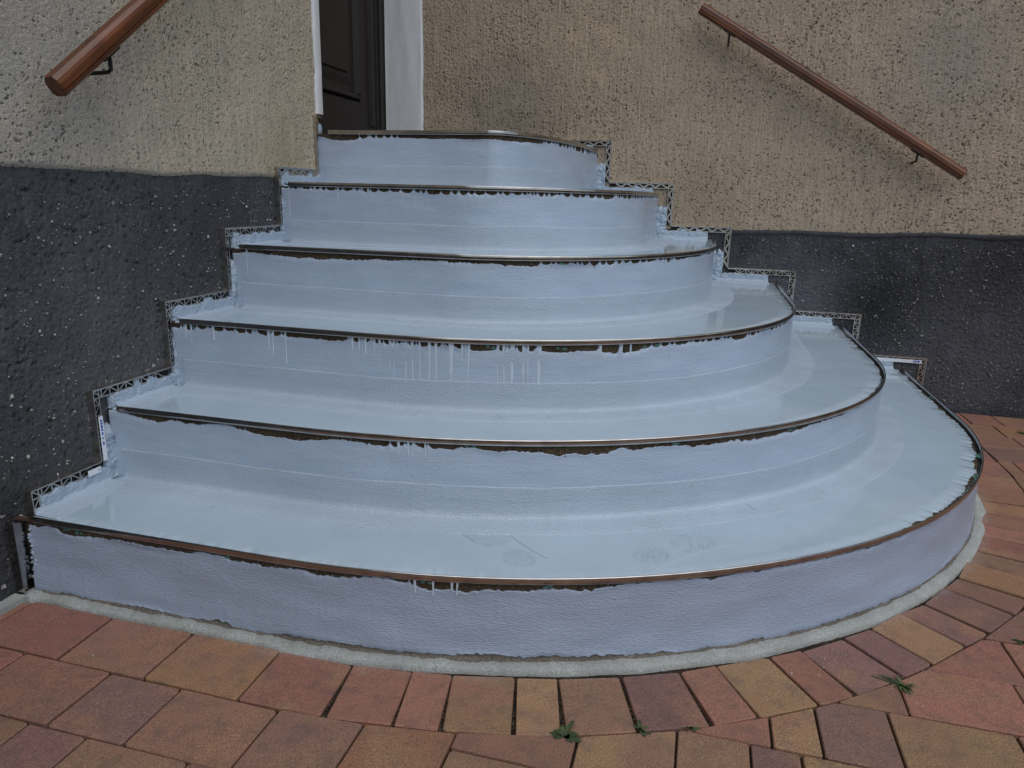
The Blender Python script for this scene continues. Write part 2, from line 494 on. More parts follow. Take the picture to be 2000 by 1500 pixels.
RING = [
 ([(.046, -2.249), (.233, -2.250), (.237, -2.383), (.044, -2.381)], RED),
 ([(.239, -2.252), (.418, -2.249), (.421, -2.383), (.244, -2.384)], BRN),
 ([(.423, -2.249), (.605, -2.247), (.608, -2.384), (.425, -2.383)], ORA),
 ([(.609, -2.248), (.750, -2.247), (.760, -2.378), (.612, -2.384)], RED),
 ([(.753, -2.244), (.861, -2.233), (.879, -2.366), (.773, -2.380)], RED),
 ([(.862, -2.231), (.932, -2.221), (.955, -2.355), (.885, -2.365)], RED),
 ([(.933, -2.221), (1.040, -2.195), (1.069, -2.332), (.963, -2.354)], TAN),
 ([(1.044, -2.195), (1.112, -2.176), (1.145, -2.311), (1.077, -2.330)], TAN),
 ([(1.115, -2.175), (1.217, -2.140), (1.260, -2.269), (1.155, -2.308)], BRN),
 ([(1.223, -2.139), (1.319, -2.098), (1.373, -2.223), (1.266, -2.266)], PUR),
 ([(1.322, -2.097), (1.383, -2.060), (1.450, -2.178), (1.382, -2.217)], RED),
 ([(1.385, -2.058), (1.478, -2.004), (1.551, -2.118), (1.455, -2.176)], TAN),
 ([(1.482, -2.002), (1.540, -1.964), (1.616, -2.072), (1.557, -2.115)], RED),
 ([(1.543, -1.962), (1.625, -1.896), (1.710, -1.995), (1.624, -2.067)], PUR),
 ([(1.629, -1.893), (1.684, -1.847), (1.772, -1.937), (1.715, -1.991)], PUR),
 ([(1.688, -1.843), (1.756, -1.764), (1.853, -1.852), (1.778, -1.931)], TAN),
 ([(1.759, -1.762), (1.815, -1.712), (1.911, -1.793), (1.858, -1.847)], PUR),
 ([(1.819, -1.708), (1.878, -1.625), (1.988, -1.702), (1.919, -1.784)], PUR),
 ([(1.882, -1.620), (1.923, -1.565), (2.042, -1.626), (1.996, -1.694)], BRN),
 ([(1.928, -1.558), (1.969, -1.470), (2.094, -1.518), (2.048, -1.612)], ORA),
 ([(1.973, -1.464), (2.009, -1.398), (2.137, -1.440), (2.098, -1.508)], BRN),
 ([(2.012, -1.392), (2.051, -1.299), (2.181, -1.335), (2.139, -1.432)], RED),
 ([(2.053, -1.292), (2.078, -1.223), (2.210, -1.247), (2.184, -1.327)], RED),
 ([(2.080, -1.215), (2.104, -1.137), (2.240, -1.150), (2.212, -1.240)], RED),
 ([(2.106, -1.129), (2.132, -1.040), (2.268, -1.050), (2.243, -1.143)], ORA),
 ([(2.134, -1.032), (2.155, -.930), (2.288, -.925), (2.270, -1.042)], ORA),
 ([(2.158, -.922), (2.166, -.812), (2.302, -.802), (2.290, -.917)], RED),
 ([(2.166, -.806), (2.168, -.664), (2.307, -.660), (2.303, -.796)], RED),
 ([(2.168, -.658), (2.169, -.482), (2.309, -.480), (2.307, -.654)], RED),
 ([(2.169, -.476), (2.170, -.344), (2.310, -.341), (2.309, -.474)], BRN),
 ([(2.170, -.338), (2.171, -.194), (2.311, -.190), (2.310, -.335)], RED),
 ([(2.171, -.188), (2.172, -.034), (2.312, -.034), (2.311, -.184)], BRN),
]
for poly, col in RING:
    paver(poly, col)
OUT = [(-1.0, -2.385)] + [tuple(RING[0][0][3])] + [p for poly, c in RING for p in (poly[3], poly[2])][2:]
OUT = [(-1.0, -2.385), (.6, -2.385)] + [p for poly, c in RING[3:] for p in (poly[3], poly[2])] + [(2.313, .2)]
OUT = np.array(OUT)

def inside_ring(p):       # p on the stairs' side of the ring's outer edge
    x, y = p
    poly = np.concatenate([OUT, [(-1, .2)]])
    c = False
    for i in range(len(poly)):
        (x1, y1), (x2, y2) = poly[i - 1], poly[i]
        if (y1 > y) != (y2 > y) and x < (x2 - x1) * (y - y1) / (y2 - y1) + x1: c = not c
    return c

def seg_x(a, b, c, d):
    r = b - a; s = d - c
    den = r[0] * s[1] - r[1] * s[0]
    if abs(den) < 1e-12: return None
    t = ((c - a)[0] * s[1] - (c - a)[1] * s[0]) / den
    u = ((c - a)[0] * r[1] - (c - a)[1] * r[0]) / den
    return a + r * t if 0 <= t <= 1 and 0 <= u <= 1 else None

def clip_half(poly, p0, nrm):
    out = []
    for i in range(len(poly)):
        a, b = poly[i], poly[(i + 1) % len(poly)]
        da, db = (a - p0) @ nrm, (b - p0) @ nrm
        if da >= 0: out.append(a)
        if (da >= 0) != (db >= 0): out.append(a + (b - a) * da / (da - db))
    return np.array(out)

def area(p):
    return abs(p[:, 0] @ np.roll(p[:, 1], -1) - p[:, 1] @ np.roll(p[:, 0], -1)) / 2

def field_cell(x0, x1, y0, y1, col):
    cell = np.array([(x0, y0), (x1, y0), (x1, y1), (x0, y1)], float)
    hits = []
    for i in range(4):
        for j in range(len(OUT) - 1):
            h = seg_x(cell[i], cell[(i + 1) % 4], OUT[j], OUT[j + 1])
            if h is not None and not any(np.hypot(*(h - q)) < 1e-5 for q in hits): hits.append(h)
    if len(hits) < 2:
        if inside_ring(cell.mean(0)): return
    else:
        best = max(((a, b) for a in hits for b in hits), key=lambda q: np.hypot(*(q[0] - q[1])))
        d = best[1] - best[0]
        if np.hypot(*d) > 1e-4:
            nrm = np.array((d[1], -d[0])); nrm /= np.hypot(*nrm)
            if not inside_ring((best[0] + best[1]) / 2 - nrm * .02): nrm = -nrm
            cell = clip_half(cell, (best[0] + best[1]) / 2 + nrm * .004, nrm)
    if len(cell) < 3 or area(cell) < .0008: return
    keep = []
    for i in range(len(cell)):
        if np.hypot(*(cell[i] - cell[i - 1])) > .004: keep.append(cell[i])
    if len(keep) >= 3: paver(keep, col)

ROWY = [-.034, -.187, -.335, -.478, -.64, -.79, -.94, -1.09, -1.237, -1.381, -1.524, -1.668, -1.812, -1.957, -2.100, -2.243, -2.387, -2.522, -2.66, -2.80, -2.94, -3.08]
JX = {0: [2.313, 2.373, 2.49], 1: [2.313, 2.446], 4: [2.31, 2.355], 11: [1.90, 2.08, 2.19], 12: [1.74, 1.9275, 2.07],
      13: [1.55, 1.698, 1.897, 2.04], 14: [1.33, 1.4685, 1.544, 1.661, 1.8525, 1.96], 15: [.985, 1.1725, 1.3235, 1.434, 1.510, 1.66, 1.84, 1.95],
      16: [.003, .175, .3625, .506, .6915, .838, .987, 1.127, 1.31, 1.42, 1.60]}
FC = {(15, 0): BRN, (15, 1): TAN, (15, 2): BRN, (15, 3): PUR, (15, 4): TAN, (14, 0): RED, (14, 1): TAN, (14, 2): PUR, (14, 3): TAN,
      (13, 0): BRN, (13, 1): RED, (12, 0): RED, (11, 0): BRN, (16, 0): RED, (16, 1): BRN, (16, 2): PUR, (16, 3): BRN, (16, 4): BRN, (16, 5): ORA, (16, 6): BRN,
      (0, 0): RED, (0, 1): RED, (1, 0): BRN, (1, 1): ORA, (14, 4): BRN, (13, 2): BRN}
for i in range(len(ROWY) - 1):
    y0, y1 = ROWY[i + 1] + .0016, ROWY[i] - .0016
    js = list(JX.get(i, []))
    if not js:
        js = [.003 if i > 16 else 2.313 if i < 5 else 2.2 if i < 7 else 1.6 + (i - 15) * -.06]
        if 7 <= i <= 10: js = [2.0]
    lim = 3.1
    while js[-1] < lim: js.append(js[-1] + rng.choice((.184, .184, .147, .11)))
    for j in range(len(js) - 1):
        col = FC.get((i, j), rng.choice((RED, ORA, TAN, PUR, BRN, BRN)))
        g = rng.uniform(.0012, .0024)
        field_cell(js[j] + g, js[j + 1] - g, y0, y1 + (.055 if i == 16 and j in (4, 5) else 0), col)
paver([(.004, -2.27), (.041, -2.255), (.040, -2.381), (.004, -2.381)], RED)

# loose soil crumbs in the joints beside the soldier course
mb = MB()
r2 = np.random.default_rng(8)
def crumb(mb, c, r, rnd):
    v = np.array([(1, 0, 0), (-1, 0, 0), (0, 1, 0), (0, -1, 0), (0, 0, 1), (0, 0, -1)], float) * rnd.uniform(.5, 1.2, (6, 1)) * r
    a = rnd.uniform(0, 6.28); ca, sa = math.cos(a), math.sin(a)
    v = v @ np.array([(ca, sa, 0), (-sa, ca, 0), (0, 0, 1)]) + c
    mb.add(v, [(0, 2, 4), (2, 1, 4), (1, 3, 4), (3, 0, 4), (2, 0, 5), (1, 2, 5), (3, 1, 5), (0, 3, 5)])
for i in range(3, 18):
    a0, a1 = np.array(RING[i][0][1]), np.array(RING[i][0][2]); b0, b1 = np.array(RING[i + 1][0][0]), np.array(RING[i + 1][0][3])
    for _ in range(60):
        t = r2.beta(2.2, 1.0); u = r2.uniform(.1, .9)
        p = (a0 + (a1 - a0) * t) * (1 - u) + (b0 + (b1 - b0) * t) * u
        crumb(mb, np.array((*p, -.007 + r2.uniform(0, .002))), r2.uniform(.001, .003), r2)
so = mb.build('joint_soil', mortar_mat('soil_crumbs', [(.03, .022, .016), (.08, .058, .04), (.2, .16, .12)], 120), ground)
so['kind'] = 'stuff'

# small pale crumbs of mortar scattered over the pavers
mb = MB()
for _ in range(70):
    x, y = (r2.normal(1.62, .09), r2.normal(-2.02, .06)) if _ < 50 else (r2.uniform(.1, 1.9), r2.uniform(-2.5, -2.25))
    crumb(mb, np.array((x, y, .0005)), r2.choice((.0012, .0018, .0028), p=(.6, .3, .1)), r2)
so = mb.build('mortar_crumbs', M_PEB, ground)
so['kind'] = 'stuff'

# pale mortar strip between the lowest riser and the pavers
P1 = PT[1]
wob = noise1(P1.s, .07, 3) * .0026 + noise1(P1.s, .012, 4) * .0005
wid = .0265 + np.interp(P1.s, [0, .3, 1, 2.2, 3.0, 3.7], [.002, .001, .002, .003, .006, .003])
kz = noise1(P1.s, .03, 9) * .0007 + noise1(P1.s, .008, 19) * .0005
kerb = sweep('kerb', P1, [(-.03, .004), (.003, .0045 + kz), (.010, .0055 + kz), (wid * .8 + wob, .004 + kz), (wid + wob, .0012), (wid + wob + .002, -.012)], M_KERB, None)
tag(kerb, kind='structure')
g = MB(); g.box((-.01, -2.9, -.01), (.026, -2.250, .011))
ko = g.build('kerb', M_KERB); tag(ko, kind='structure')

# ------------------------------------------------------------------ house: two walls, plinths, doorway
house = tag(empty('house'), 'rough beige rendered house corner with dark plinth and brown front door', 'house')

def wall_grid(name, axis, u0, u1, z0, z1, cell, base, mat, seed, amp, pit, streak, pz=2.4, px=1.25, bottom=None, top=None, label=None):
    n, m = int((z1 - z0) / cell) + 1, int((u1 - u0) / cell) + 1
    U, Z = np.meshgrid(np.linspace(u0, u1, m), np.linspace(z0, z1, n))
    c = cell * 1000            # mm per cell
    h = gauss_field(n, m, .9 / c, .9 / c, seed) * amp * .55
    h += gauss_field(n, m, 2.6 / c, 2.6 / c, seed + 7) * amp * .42
    h += gauss_field(n, m, 30 / c, 30 / c, seed + 1) * .0010
    h += gauss_field(n, m, 10 / c * streak, 1.5 / c, seed + 2) * amp * (.12 + .28 * (streak - 1))
    dens = .16 * gauss_field(n, m, 70 / c, 70 / c, seed + 5)
    p1 = gauss_field(n, m, pz / c, px / c, seed + 3)
    h -= np.clip((p1 - 1.85 + dens) * 2.6, 0, 1) * pit
    p2 = gauss_field(n, m, px * 1.1 / c, pz * .9 / c, seed + 4)
    h -= np.clip((p2 - 2.1 + dens) * 2.6, 0, 1) * pit * .9
    if bottom is not None:      # rough rounded lower edge
        lo = bottom(U[0])
        t = (Z - z0) / (z1 - z0)
        Z = Z + (lo - z0)[None] * (1 - t)
        e = np.clip((Z - lo[None]) / .018, 0, 1)
        h = h - (1 - np.sqrt(np.clip(1 - (1 - e) ** 2, 0, 1))) * .022
    if top is not None:
        e = np.clip((z1 - Z) / .010, 0, 1)
        h = h * e - (1 - np.sqrt(np.clip(1 - (1 - e) ** 2, 0, 1))) * top
    P = np.empty((n, m, 3))
    if axis == 'x':
        P[..., 0] = base + h; P[..., 1] = U; P[..., 2] = Z
    else:
        P[..., 0] = U; P[..., 1] = -base - h; P[..., 2] = Z
    o = grid_mesh(name, P, mat, house, True)
    if label: o['label'] = label
    return o

def lowL(u): return .852 - .012 * np.clip((-u - 1.5), 0, 1) + .003 * np.sin(u * 9 + 1) + .0015 * np.sin(u * 23)
wall_grid('wall', 'x', -2.5, -.945, .85, 1.56, .0021, .002, M_WALL_L, 11, .0005, .0090, 1.2, 2.4, 1.05, bottom=lowL, label='grey beige scratch render left of the doorway')
wall_grid('plinth', 'x', -2.5, -1.05, -.02, .90, .003, -.006, M_PLINTH, 31, .0012, .0075, 1.3, 4.2, 1.6, label='dark grey plinth speckled with pale stone chips left of the steps')
wall_grid('wall', 'y', .001, 2.85, .70, 1.73, .0027, .000, M_WALL_R, 51, .0008, .0080, 2.6, 2.5, 1.3, label='brown beige streaked render behind the right handrail')
wall_grid('plinth', 'y', 1.28, 2.85, -.02, .708, .0033, .004, M_PLINTH_R, 71, .0013, .0045, 1.2, top=.006, label='black grey plinth speckled with pale chips right of the steps')
# smooth cement ledge on top of the right plinth
n = 260
xs = np.linspace(1.28, 2.85, n)
wv = noise1(xs - 1.28, .1, 5) * .002
lz = np.interp(xs, [1.28, 1.41, 1.94, 2.49, 2.95], [.703, .704, .710, .722, .732])
rows = [np.stack([xs, np.full(n, y), lz + z + wv * k], 1) for y, z, k in ((.01, .006, 1), (-.003, .003, 1), (-.0075, .000, 1), (-.0085, -.005, .5), (-.0075, -.013, 2), (-.002, -.018, 2))]
o = grid_mesh('plinth_ledge', np.stack(rows, 1), M_PLINTH_R, house)
# the rest of the house shell beyond the picture
mb = MB()
mb.box((-.40, -9, .852), (-.001, -2.495, 3.6)); mb.box((-.40, -2.50, 1.555), (-.002, -.946, 3.6)); mb.box((-.40, -.946, 3.05), (-.003, .3, 3.6))
mb.box((-.40, -2.50, -.3), (-.026, -.98, 1.56))
mb.build('wall_body', M_WALL_L, house)
mb = MB(); mb.box((-.40, -9, -.3), (-.010, -2.496, .8515)); mb.build('plinth_body', M_PLINTH, house)
mb = MB()
mb.box((2.845, .001, .722), (9, .3, 3.6)); mb.box((.0, .003, 1.725), (2.848, .3, 3.6)); mb.box((0, .014, -.3), (2.846, .3, 1.73))
mb.build('wall_body', M_WALL_R, house)
mb = MB(); mb.box((2.844, -.006, -.3), (9, .2, .7215)); mb.build('plinth_body', M_PLINTH_R, house)

# white painted reveal and architrave
def slab(name, P, mat, parent, amp, seed):
    n, m = P.shape[:2]
    return grid_mesh(name, P, mat, parent)
nz, ny = 160, 40
zz = np.linspace(1.0, 3.05, nz); xx = np.linspace(-.186, .0015, ny)
P = np.empty((nz, ny, 3)); X, Z = np.meshgrid(xx, zz)
fy = gauss_field(nz, ny, 6, 3, 91) * .0009
edge = np.clip((X + .006) / .006, 0, 1)
rag = np.interp(zz, np.linspace(1, 3.05, 60), np.random.default_rng(2).normal(size=60) * .002)
P[..., 0] = X + edge * rag[:, None]; P[..., 1] = -.008 - fy + edge * .011 + np.clip((-X - .17) / .016, 0, 1) * -.003; P[..., 2] = Z
o = grid_mesh('door_reveal', P, M_WHITE, house); o['label'] = 'white painted reveal right of the door'
mb = MB()
nn = 120
zz = np.linspace(1.072, 3.05, nn)
w0 = np.interp(zz, np.linspace(1, 3.05, 90), np.random.default_rng(3).normal(size=90) * .0015)
rows = [np.stack([np.full(nn, x), y + w0 * k, zz], 1) for x, y, k in ((-.002, -.970, 1), (.009, -.968, 1), (.0105, -.964, 1), (.0105, -.936, .3), (.008, -.931, .3), (-.19, -.930, 0))]
o = grid_mesh('door_reveal', np.stack(rows, 1), M_WHITE, house); o['label'] = 'white painted edge left of the door'

# front door, seen obliquely in its deep reveal
door = mesh('door', *(lambda b: (b.v, b.f))((lambda b: (b.box((-.245, -.96, 1.03), (-.205, -.055, 3.0)), b)[1])(MB())), M_DOOR, house)
door['label'] = 'dark brown panelled wooden front door'
def dpart(name, a, b_, ch=.006):
    (x0, y0, z0), (x1, y1, z1) = a, b_
    v = [(x0, y0, z0), (x0, y1, z0), (x0, y1, z1), (x0, y0, z1), (x1, y0 + ch, z0 + ch), (x1, y1 - ch, z0 + ch), (x1, y1 - ch, z1 - ch), (x1, y0 + ch, z1 - ch)]
    f = [(4, 5, 6, 7), (0, 1, 5, 4), (1, 2, 6, 5), (2, 3, 7, 6), (3, 0, 4, 7)]
    return mesh(name, v, f, M_DOOR, door)
dpart('stile', (-.206, -.245, 1.03), (-.192, -.055, 3.0))
dpart('stile', (-.206, -.96, 1.03), (-.192, -.80, 3.0))
dpart('bottom_rail', (-.206, -.80, 1.03), (-.192, -.245, 1.20))
dpart('moulding', (-.206, -.275, 1.22), (-.184, -.243, 2.9), .010)
dpart('moulding', (-.206, -.80, 1.198), (-.184, -.243, 1.228), .010)
dpart('panel', (-.206, -.77, 1.25), (-.196, -.30, 2.9), .03)
dpart('panel', (-.206, -.74, 1.29), (-.188, -.345, 2.85), .012)
dpart('cover_strip', (-.206, -.165, 1.10), (-.176, -.125, 2.95), .008)
dpart('cover_strip', (-.206, -.10, 1.03), (-.182, -.085, 2.95), .004)
mb = MB()
mb.box((-.26, -.055, 1.02), (-.184, -.006, 3.05)); mb.box((-.19, -.016, 1.02), (-.180, -.0065, 3.05))
o = mb.build('door_frame', M_DOOR, house)
mb = MB(); mb.box((-.30, -.95, .9), (-.19, -.006, 1.035)); mb.box((-.42, -1, .9), (-.30, .3, 3.1))
mb.build('door_threshold', M_DOOR, house)

# pale stone chips stuck in the plinth render
def chips(name, axis, u0, u1, z0, z1, base, count, seed, big):
    r = np.random.default_rng(seed)
    mb = MB()
    for _ in range(count):
        u, z = r.uniform(u0, u1), r.uniform(z0, z1)
        s = r.lognormal(math.log(.0019), .42) * big
        s = min(s, .0062)
        v = np.array([(1, 0, 0), (-1, 0, 0), (0, 1, 0), (0, -1, 0), (0, 0, 1), (0, 0, -1)], float) * r.uniform(.5, 1.25, (6, 1)) * s
        a = r.uniform(0, 6.28); ca, sa = math.cos(a), math.sin(a)
        v = v @ np.array([(ca, sa, 0), (-sa, ca, 0), (0, 0, 1)])
        b_ = r.uniform(0, 6.28); cb, sb = math.cos(b_), math.sin(b_)
        v = v @ np.array([(1, 0, 0), (0, cb, sb), (0, -sb, cb)])
        c = np.array((base, u, z)) if axis == 'x' else np.array((u, -base, z))
        mb.add(v + c, [(0, 2, 4), (2, 1, 4), (1, 3, 4), (3, 0, 4), (2, 0, 5), (1, 2, 5), (3, 1, 5), (0, 3, 5)])
    o = mb.build(name, M_CHIP, house)
    o['kind'] = 'stuff'
chips('stone_chips', 'x', -2.7, -1.25, .02, .82, -.0050, 1900, 5, 1.1)
chips('stone_chips', 'y', 1.45, 2.9, .02, .68, .0060, 4200, 6, .95)

# ------------------------------------------------------------------ the staircase
stair = tag(empty('staircase', (1.1, -1.1, 0)), 'curved six-step corner staircase freshly coated with blue-grey sealing slurry', 'staircase')
stair.location = (0, 0, 0)
E_L = {k: KP[k][0] for k in KP}
E_R = {k: KP[k][1] for k in KP}

# width of bare mortar left under each edge profile: (s, metres) knots
GAP = {
 1: ([0, .05, .12, .3, .55, .72, .80, .87, 1.0, 1.15, 1.25, 1.33, 1.40, 1.44, 1.6, 2.0, 2.6, 3.7], [.010, .012, .024, .018, .013, .016, .006, .028, .024, .020, .006, .003, .014, .003, .007, .006, .004, .004]),
 2: ([0, .03, .1, .2, .3, .4, .5, .6, .7, .75, .8, .9, 1.0, 1.1, 1.25, 1.4, 1.55, 1.7, 2.0, 3.3], [.004, .006, .022, .014, .006, .020, .026, .018, .024, .016, .020, .012, .026, .028, .016, .022, .018, .009, .005, .004]),
 3: ([0, .03, .1, .3, .4, .5, .6, .75, .8, .95, 1.05, 1.15, 1.25, 1.4, 1.6, 1.9, 2.9], [.010, .018, .015, .014, .014, .013, .014, .014, .019, .018, .017, .024, .014, .009, .016, .010, .006]),
 4: ([0, .05, .15, .3, .45, .6, .8, .95, 1.1, 1.2, 1.3, 1.35, 1.5, 2.5], [.012, .010, .016, .020, .012, .008, .012, .014, .012, .013, .004, .014, .006, .005]),
 5: ([0, .05, .2, .4, .5, .7, .9, 1.1, 1.6, 2.0], [.004, .010, .010, .011, .016, .013, .014, .014, .014, .010]),
 6: ([0, .04, .1, .2, .3, .5, .7, .9, 1.2, 1.6], [.008, .018, .019, .013, .010, .014, .018, .010, .018, .018]),
}
# finger-like runs of coat bridging the bare band: (s0, s1, spacing)
FING = {1: [(.80, .88, .035)], 2: [(.70, .79, .020)], 3: [(.03, .33, .022), (.50, .79, .018), (.86, .97, .022), (1.10, 1.19, .03), (1.24, 2.0, .022)],
        4: [(.90, 1.40, .022), (1.6, 1.8, .03)], 5: [(.03, 2.0, .020)], 6: [(.16, .30, .016), (.86, 1.6, .022)]}
TOPRAG = {1: (.0026, .0013), 2: (.0026, .0013), 3: (.0012, .0008), 4: (.0015, .001), 5: (.001, .0008), 6: (.0012, .0006)}
LONG3 = [(.044, .040), (.059, .056), (.124, .040), (.281, .095), (.295, .075), (.327, .085), (.507, .067), (.525, .097), (.542, .042), (.563, .113), (.576, .113), (.602, .147), (.614, .148),
         (.642, .141), (.658, .11), (.676, .121), (.700, .10), (.715, .10), (.751, .152), (.778, .045), (.792, .101), (.860, .107), (.873, .145), (.895, .153), (.920, .146), (.930, .148),
         (.958, .154), (1.105, .142), (1.160, .153), (1.183, .136)]

def drip(mb, path, s, z1, length, w0, w1, off, depth=.0022, bulb=1.5, rnd=None):
    p, nrm = path.point(s)
    tng = np.array((-nrm[1], nrm[0]))
    n = 12
    V = []
    wob_ = rnd.normal() * .0012
    for i in range(n + 1):
        t = i / n
        wd = w0 + (w1 - w0) * min(1, t * 1.6)
        if t > .82: wd = w1 * (1 + (bulb - .6) * math.sin((t - .82) / .18 * math.pi * .75))
        if i == n: wd *= .25
        z = z1 - length * t
        dd = depth * (.55 + .45 * t) if i < n else depth * .2
        c = p + tng * wob_ * t
        for a, b in ((-1, 0), (-.6, .75), (0, 1), (.6, .75), (1, 0)):
            q = c + tng * a * wd / 2 + nrm * (off + b * dd)
            V.append((*q, z))
    F = [(i * 5 + j, i * 5 + j + 1, (i + 1) * 5 + j + 1, (i + 1) * 5 + j) for i in range(n) for j in range(4)]
    mb.add(V, F)

for k in range(1, 7):
    path = PT[k]
    z0, z1 = ZK[k - 1], ZK[k]
    S, L = path.s, path.L
    # ---- mortar core: face + top
    inner = (-.30,)
    core_prof = [(-.0075, z0 - .03), (-.0075, z1 - .004 - DROP), (-.012, z1 - .0025 - DROP)]
    step = sweep('step', path, core_prof, M_MORTAR, stair, smooth=False)
    order = ('lowest', 'second lowest', 'third lowest', 'third highest', 'second highest', 'top')[k - 1]
    step['label'] = order + ' step of the curved staircase'
    if k < 6:
        inn = PT[k + 1]
        q = np.interp(np.linspace(0, 1, len(S)), np.linspace(0, 1, len(inn.s)), np.arange(len(inn.s)))
        a = path.at(-.012)
        b = np.stack([np.interp(q, np.arange(len(inn.s)), inn.at(-.03)[:, i]) for i in (0, 1)], 1)
    else:
        a = path.at(-.012); b = np.zeros_like(a); b[:, 0] = -.0; b[:, 1] = -.002
    def strip(fr, z, zn=0):
        pts = a * (1 - fr) + b * fr
        return np.concatenate([pts, np.full((len(S), 1), z)], 1)
    grid_mesh('mortar_bed', np.stack([strip(t, z1 - .0025 - DROP) for t in (0, .5, 1)], 1), M_MORTAR, step)
    # ---- riser coat with ragged upper and lower edge
    gap = np.interp(S, *GAP[k]) * (.66 if k < 3 else .9)
    a1, a2 = TOPRAG[k]
    rnd = np.random.default_rng(200 + k)
    fing = []
    for (s0, s1, sp) in FING.get(k, []):
        s = s0
        while s < s1:
            if rnd.uniform() < .9: fing.append((s, rnd.choice((.0018, .0026, .004, .008), p=(.4, .3, .2, .1))))
            s += sp * rnd.uniform(.3, 1.9)
    flare = np.zeros_like(S)
    for (s, w_) in fing:
        flare = np.maximum(flare, np.exp(-np.maximum(0, np.abs(S - s) - w_ * .5) / rnd.uniform(.0025, .006)) * rnd.uniform(.45, .85))
    zt = z1 - .0135 - (1 - flare) * np.clip(gap + noise1(S, .035, 20 + k) * a1 + noise1(S, .006, 40 + k) * a2, .0005, None)
    if k == 1:
        zb = .006 + np.interp(S, [0, .4, .8, 1.1, 1.4, 2.0, 3.7], [.001, .002, .005, .008, .002, .002, .001]) + noise1(S, .05, 61) * .0025 + noise1(S, .007, 62) * .0016
    else:
        zb = np.full_like(S, z0 - .012)
    fo = .0075 if k == 1 else 0
    rows = [(-.0075 + fo, zb - .0005), (-.0045 + fo, zb + .0008)]
    ncol = 14
    und = gauss_field(len(S), ncol + 1, 14, 1.3, 80 + k) * .0007
    for i in range(ncol + 1):
        t = i / ncol
        rows.append((-.0042 + und[:, i] + (.0075 * (1 - t) ** 2 if k == 1 else 0), (zb + .002) * (1 - t) + (zt - .002) * t))
    rows += [(-.0046, zt - .0006), (-.0076, zt)]
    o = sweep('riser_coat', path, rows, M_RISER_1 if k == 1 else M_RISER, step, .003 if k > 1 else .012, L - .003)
    if k == 1:
        sweep('bare_strip', path, [(-.0074, .060), (-.0064, .058), (-.0055, .035), (.0010, .010), (.0035 + noise1(S, .05, 64) * .0010, .0070), (.0085 + noise1(S, .03, 65) * .0016, .0030)], M_SKIRT_BARE, step, .03, L)
    # ---- tread coat
    if k < 6:
        right = np.clip((S / L - .47) / .12, 0, 1)
        rg = np.abs(noise1(S, .012, 100 + k)) * .0016 + np.abs(noise1(S, .07, 110 + k)) * .006
        if k == 1:
            rg = rg * right + .003 + .004 * np.abs(noise1(S, .02, 7))
        elif k == 2:
            rg = rg * np.clip((S / L - .55) / .1, 0, 1) * .8 + .004
        else:
            rg = np.full_like(S, .004) + rg * .25 * right
        oa = path.at(-.005 - rg)
        tw = np.linspace(0, 1, 9)
        rows = [np.concatenate([oa, np.full((len(S), 1), z1 - .0035 - DROP)], 1)]
        oa2 = path.at(-.007 - rg)
        for t in tw:
            rows.append(np.concatenate([oa2 * (1 - t) + b * t, np.full((len(S), 1), z1 - DROP)], 1))
        P = np.stack(rows, 1)
        m = (S > .010) & (S < L - .012)
        grid_mesh('tread_coat', P[m], M_TREAD, step)
    # ---- sealing tape in the corner under this riser
    if k > 1:
        zt0 = z0 - DROP
        e1 = noise1(S, .2, 130 + k) * .0009; e2 = noise1(S, .25, 140 + k) * .0015
        hr, wt = .070, .074
        tp = [(-.0045, zt0 + hr + .0022 + e1), (-.0022, zt0 + hr + .0016 + e1), (-.0020, zt0 + hr - .001 + e1), (-.0022, zt0 + .04), (-.0022, zt0 + .014), (.0005, zt0 + .0065), (.006, zt0 + .0028), (.014, zt0 + .0022),
              (.04, zt0 + .002), (wt - .001 + e2, zt0 + .002), (wt + .0012 + e2, zt0 + .0014), (wt + .002 + e2, zt0 - .001)]
        sweep('sealing_tape', path, tp, M_TAPE, step, .03, L - .03)
        mb = MB(); rc = np.random.default_rng(500 + k)
        for s in {5: (.75, .82, .9, .97), 4: (.50, .58, .66, .74, .83, .92, 1.02, 1.1), 3: (.55, .68, .86, .98, 1.06, 1.2, 1.42, 1.5), 2: (1.5, 1.72)}.get(k, ()):
            a_, n_ = path.point(s, rc.uniform(.012, .02)); b_ = a_ + n_ * rc.uniform(.025, .05) + np.array((-n_[1], n_[0])) * rc.normal() * .012
            t_ = b_ - a_; t_ /= np.hypot(*t_); w_ = np.array((-t_[1], t_[0])) * .0007
            z_ = zt0 + .0029
            mb.add([(*(a_ - w_ * .5), z_), (*(a_ + w_ * .5), z_), (*(b_ + w_), z_), (*(b_ - w_), z_)], [(0, 1, 2, 3)])
        if mb.v:
            o = mb.build('tape_cuts', M_PRINT, step); o['kind'] = 'stuff'
    # ---- stainless edge profile
    eb = noise1(S, .4, 150 + k) * .0004
    e0, e1_ = (.0, 3.69) if k == 1 else (.030, L - .045)
    if k == 6: e0, e1_ = .045, L - .06
    sweep('edge_profile', path, [(-.003 + eb, z1 - .0135), (.000 + eb, z1 - .013), (.0008 + eb, z1 - .011), (.0008 + eb, z1 - .0016), (.0002 + eb, z1), (-.0016 + eb, z1), (-.0026 + eb, z1 - .002), (-.0026 + eb, z1 - .0125), (-.022, z1 - .0128)],
          M_STEEL, step, e0, e1_)
    # ---- fingers and drips
    mb = MB()
    for (s, w_) in fing:
        g_ = float(np.interp(s, *GAP[k]))
        drip(mb, path, s, z1 - .012, g_ + rnd.choice((.004, .010, .03), p=(.7, .2, .1)), w_ * 1.2, w_ * rnd.uniform(.8, 1.2), -.0066, .0030, 1.2, rnd)
